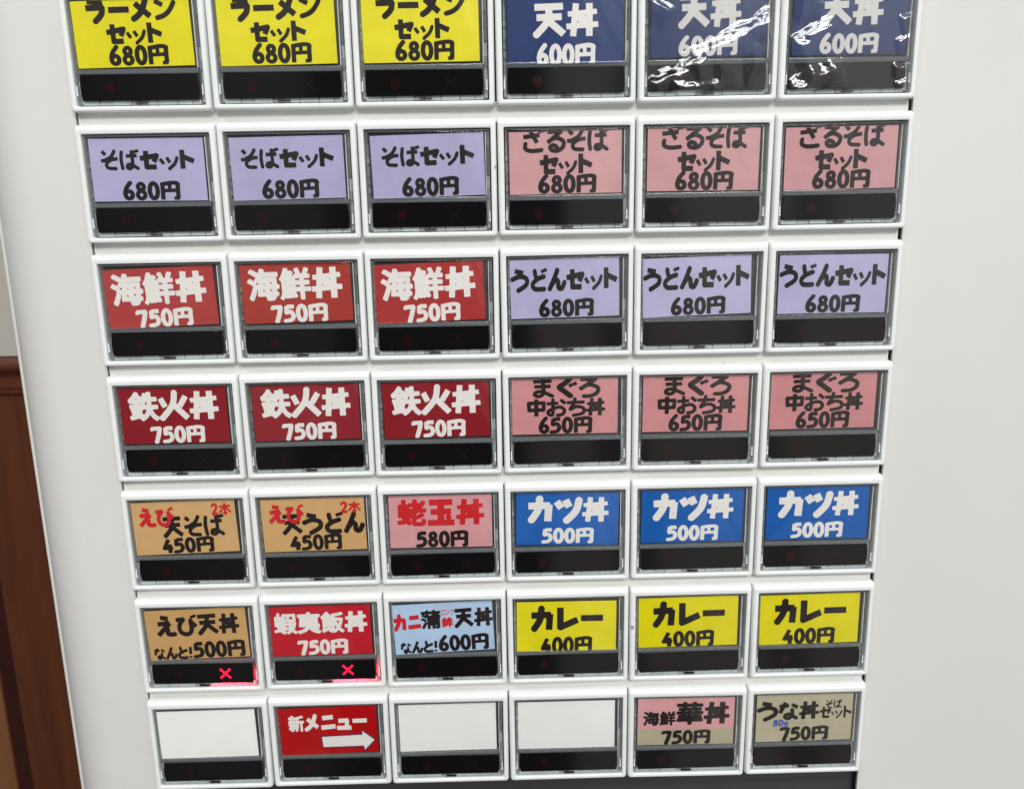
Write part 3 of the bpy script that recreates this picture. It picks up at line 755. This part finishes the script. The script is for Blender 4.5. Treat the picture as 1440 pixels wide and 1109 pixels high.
# where each paper card really sits behind its cover: centre and tilt
SLIP = [
    [(0.487,0.312,-0.9), (0.485,0.314,-0.7), (0.485,0.311,-0.4), (0.494,0.338,-0.1), (0.499,0.310,-0.5), (0.500,0.308,-0.2)],
    [(0.491,0.316,0.2), (0.491,0.321,-0.6), (0.501,0.322,-1.2), (0.494,0.318,-0.4), (0.493,0.314,0.2), (0.492,0.321,-0.3)],
    [(0.482,0.321,-1.8), (0.490,0.307,-1.2), (0.478,0.322,-1.9), (0.484,0.312,-0.7), (0.474,0.316,-1.5), (0.494,0.319,0.2)],
    [(0.489,0.313,-0.2), (0.495,0.313,-0.5), (0.493,0.310,-0.8), (0.482,0.307,0.2), (0.491,0.306,0.1), (0.480,0.306,-0.2)],
    [(0.478,0.310,-1.6), (0.491,0.314,-0.7), (0.493,0.310,0.2), (0.499,0.312,1.0), (0.493,0.314,0.3), (0.492,0.312,0.0)],
    [(0.484,0.319,-1.6), (0.485,0.318,-0.3), (0.483,0.317,-2.1), (0.488,0.334,0.5), (0.487,0.318,-0.5), (0.483,0.320,-0.5)],
    [(0.480,0.324,-0.6), (0.488,0.323,-1.5), (0.488,0.320,-0.3), (0.485,0.326,0.2), (0.493,0.318,0.1), (0.495,0.315,-0.3)],
]
WORD = {'ramen': 'yellow ramen set ticket button priced 680 yen', 'tendon': 'navy blue tempura bowl button priced 600 yen',
 'tendon_low': 'navy blue tempura bowl button priced 600 yen', 'soba': 'lavender soba set button priced 680 yen', 'zaru': 'rose pink zaru soba set button priced 680 yen',
 'kaisen': 'bright red seafood bowl button priced 750 yen', 'tekka': 'dark red tuna bowl button with the fire character priced 750 yen',
 'udon': 'pale violet udon set button priced 680 yen', 'maguro': 'pink tuna button with three text lines priced 650 yen',
 'katsu': 'bright blue katsu bowl button priced 500 yen', 'curry': 'yellow curry button priced 400 yen', 'curry_low': 'yellow curry button priced 400 yen'}
SINGLE = {(4, 0): 'tan tempura soba button with red lettering and 450 yen', (4, 1): 'tan tempura udon button with red lettering and 450 yen',
 (4, 2): 'pale pink button with big red characters and 580 yen', (5, 0): 'tan shrimp tempura button with a lit red cross and 500 yen',
 (5, 1): 'crimson 750 yen button with a lit red cross', (5, 2): 'light blue crab tempura button with red and black lettering, 600 yen',
 (6, 0): 'button with a blank white card at the left end of the bottom row', (6, 1): 'red new menu button with a white arrow pointing right',
 (6, 2): 'blank white card button right beside the red arrow button', (6, 3): 'blank white card button beside the pink and beige 750 yen button',
 (6, 4): 'button with pink card pasted over beige, 750 yen', (6, 5): 'beige eel bowl button with small blue 80g writing',
 (0, 3): 'navy blue 600 yen tempura bowl button without shiny film, price cut off below',
 (0, 4): 'navy blue 600 yen tempura bowl button under crinkled film, the middle navy one',
 (0, 5): 'navy blue 600 yen tempura bowl button under crinkled film at the right edge',
 (5, 3): 'yellow 400 yen curry button with its price cut off along the bottom'}
GROUP = {'ramen': 'ramen set buttons', 'tendon': 'tempura bowl buttons', 'tendon_low': 'tempura bowl buttons', 'soba': 'soba set buttons', 'zaru': 'zaru soba set buttons',
 'kaisen': 'seafood bowl buttons', 'tekka': 'tuna bowl buttons', 'udon': 'udon set buttons', 'maguro': 'chopped tuna bowl buttons', 'katsu': 'katsu bowl buttons',
 'curry': 'curry buttons', 'curry_low': 'curry buttons', 'blank': 'blank buttons'}
def label_of(r, c):
    key = LAYOUT[r][c]
    g = 'menu buttons of the ticket machine'
    if (r, c) in SINGLE: return SINGLE[r, c], g
    i = c % 3
    if key == 'curry': return WORD[key] + (', the middle one of three' if i == 1 else ', the rightmost one of three'), g
    return WORD[key] + ', ' + ('leftmost of its three', 'middle of its three', 'rightmost of its three')[i], g

buttons = {}
for r in range(7):
    for c in range(6):
        key = LAYOUT[r][c]
        rnd = random.Random(r*17+c)
        b = empty('push_button', P(c-3, (r-3)*H, 0))
        lab, grp = label_of(r, c)
        tag(b, lab, 'push button', grp)
        b.rotation_euler = (math.radians(rnd.uniform(-.15, .15)), math.radians(rnd.uniform(-.18, .18)), math.radians(rnd.uniform(-.25, .25)))
        buttons[r, c] = b
        child('bezel', meshes['bezel'], b)
        child('switch_body', meshes['base'], b)
        child('clear_key', meshes['key'], b)
        child('clip', meshes['clips'], b)
        w = child('indicator_window', meshes['window'], b)
        # every smoked window sits a touch differently in its key
        w.location = L(0, 0, 0)
        a1, a2 = math.radians(rnd.uniform(-.8, .8)), math.radians(rnd.uniform(-1.0, 1.0))
        Rm = Matrix.Rotation(a2, 4, 'Z')
        piv = L(.5, .672, -.02)
        w.matrix_local = Matrix.Translation(piv) @ Rm @ Matrix.Translation(-piv)
        child('dead_dot', meshes['dot'], w)
        if (r, c) in ((5, 0), (5, 1)):
            child('lit_cross', meshes['lit'], w)
            child('red_led', meshes['led'], b)
        else:
            child('dead_cross', meshes['cross'], w)
        sx_, sy_, rot_ = SLIP[r][c]
        card = child('label_card', CARDBOX['brick' if (r, c) == (2, 1) else DESIGN[key][0]], b, L(sx_, sy_, -.019))
        card.rotation_euler = (0, math.radians(rot_), 0)
        for nm, me in CARDS[key]: child(nm, me, card)
        cv = child('clear_cover', meshes['cover'], b)
        piv = L(.5, .31, -.03)
        cv.matrix_local = Matrix.Translation(piv) @ Matrix.Rotation(math.radians(rnd.uniform(-.35, .35)), 4, 'Z') @ Matrix.Rotation(math.radians(rnd.uniform(-.4, .4)), 4, 'X') @ Matrix.Translation(-piv)
FILMS = {(0, 4): ([(.40, .51, .98, .22, .060, .034), (.06, .70, .44, .53, .060, .034), (.25, .71, .58, .715, .03, .014), (.10, .13, .25, .20, .04, .016)], 3),
         (0, 5): ([(.08, .46, .36, .28, .060, .036), (.08, .70, .44, .585, .055, .034), (.84, .30, .96, .26, .035, .018), (.82, .43, .96, .39, .03, .014),
                   (.82, .60, .96, .60, .03, .014), (.84, .73, .96, .68, .03, .014), (.12, .12, .40, .14, .04, .018)], 8)}
for rc, (bands, seed) in FILMS.items():
    make_film(bands, seed).parent = buttons[rc]
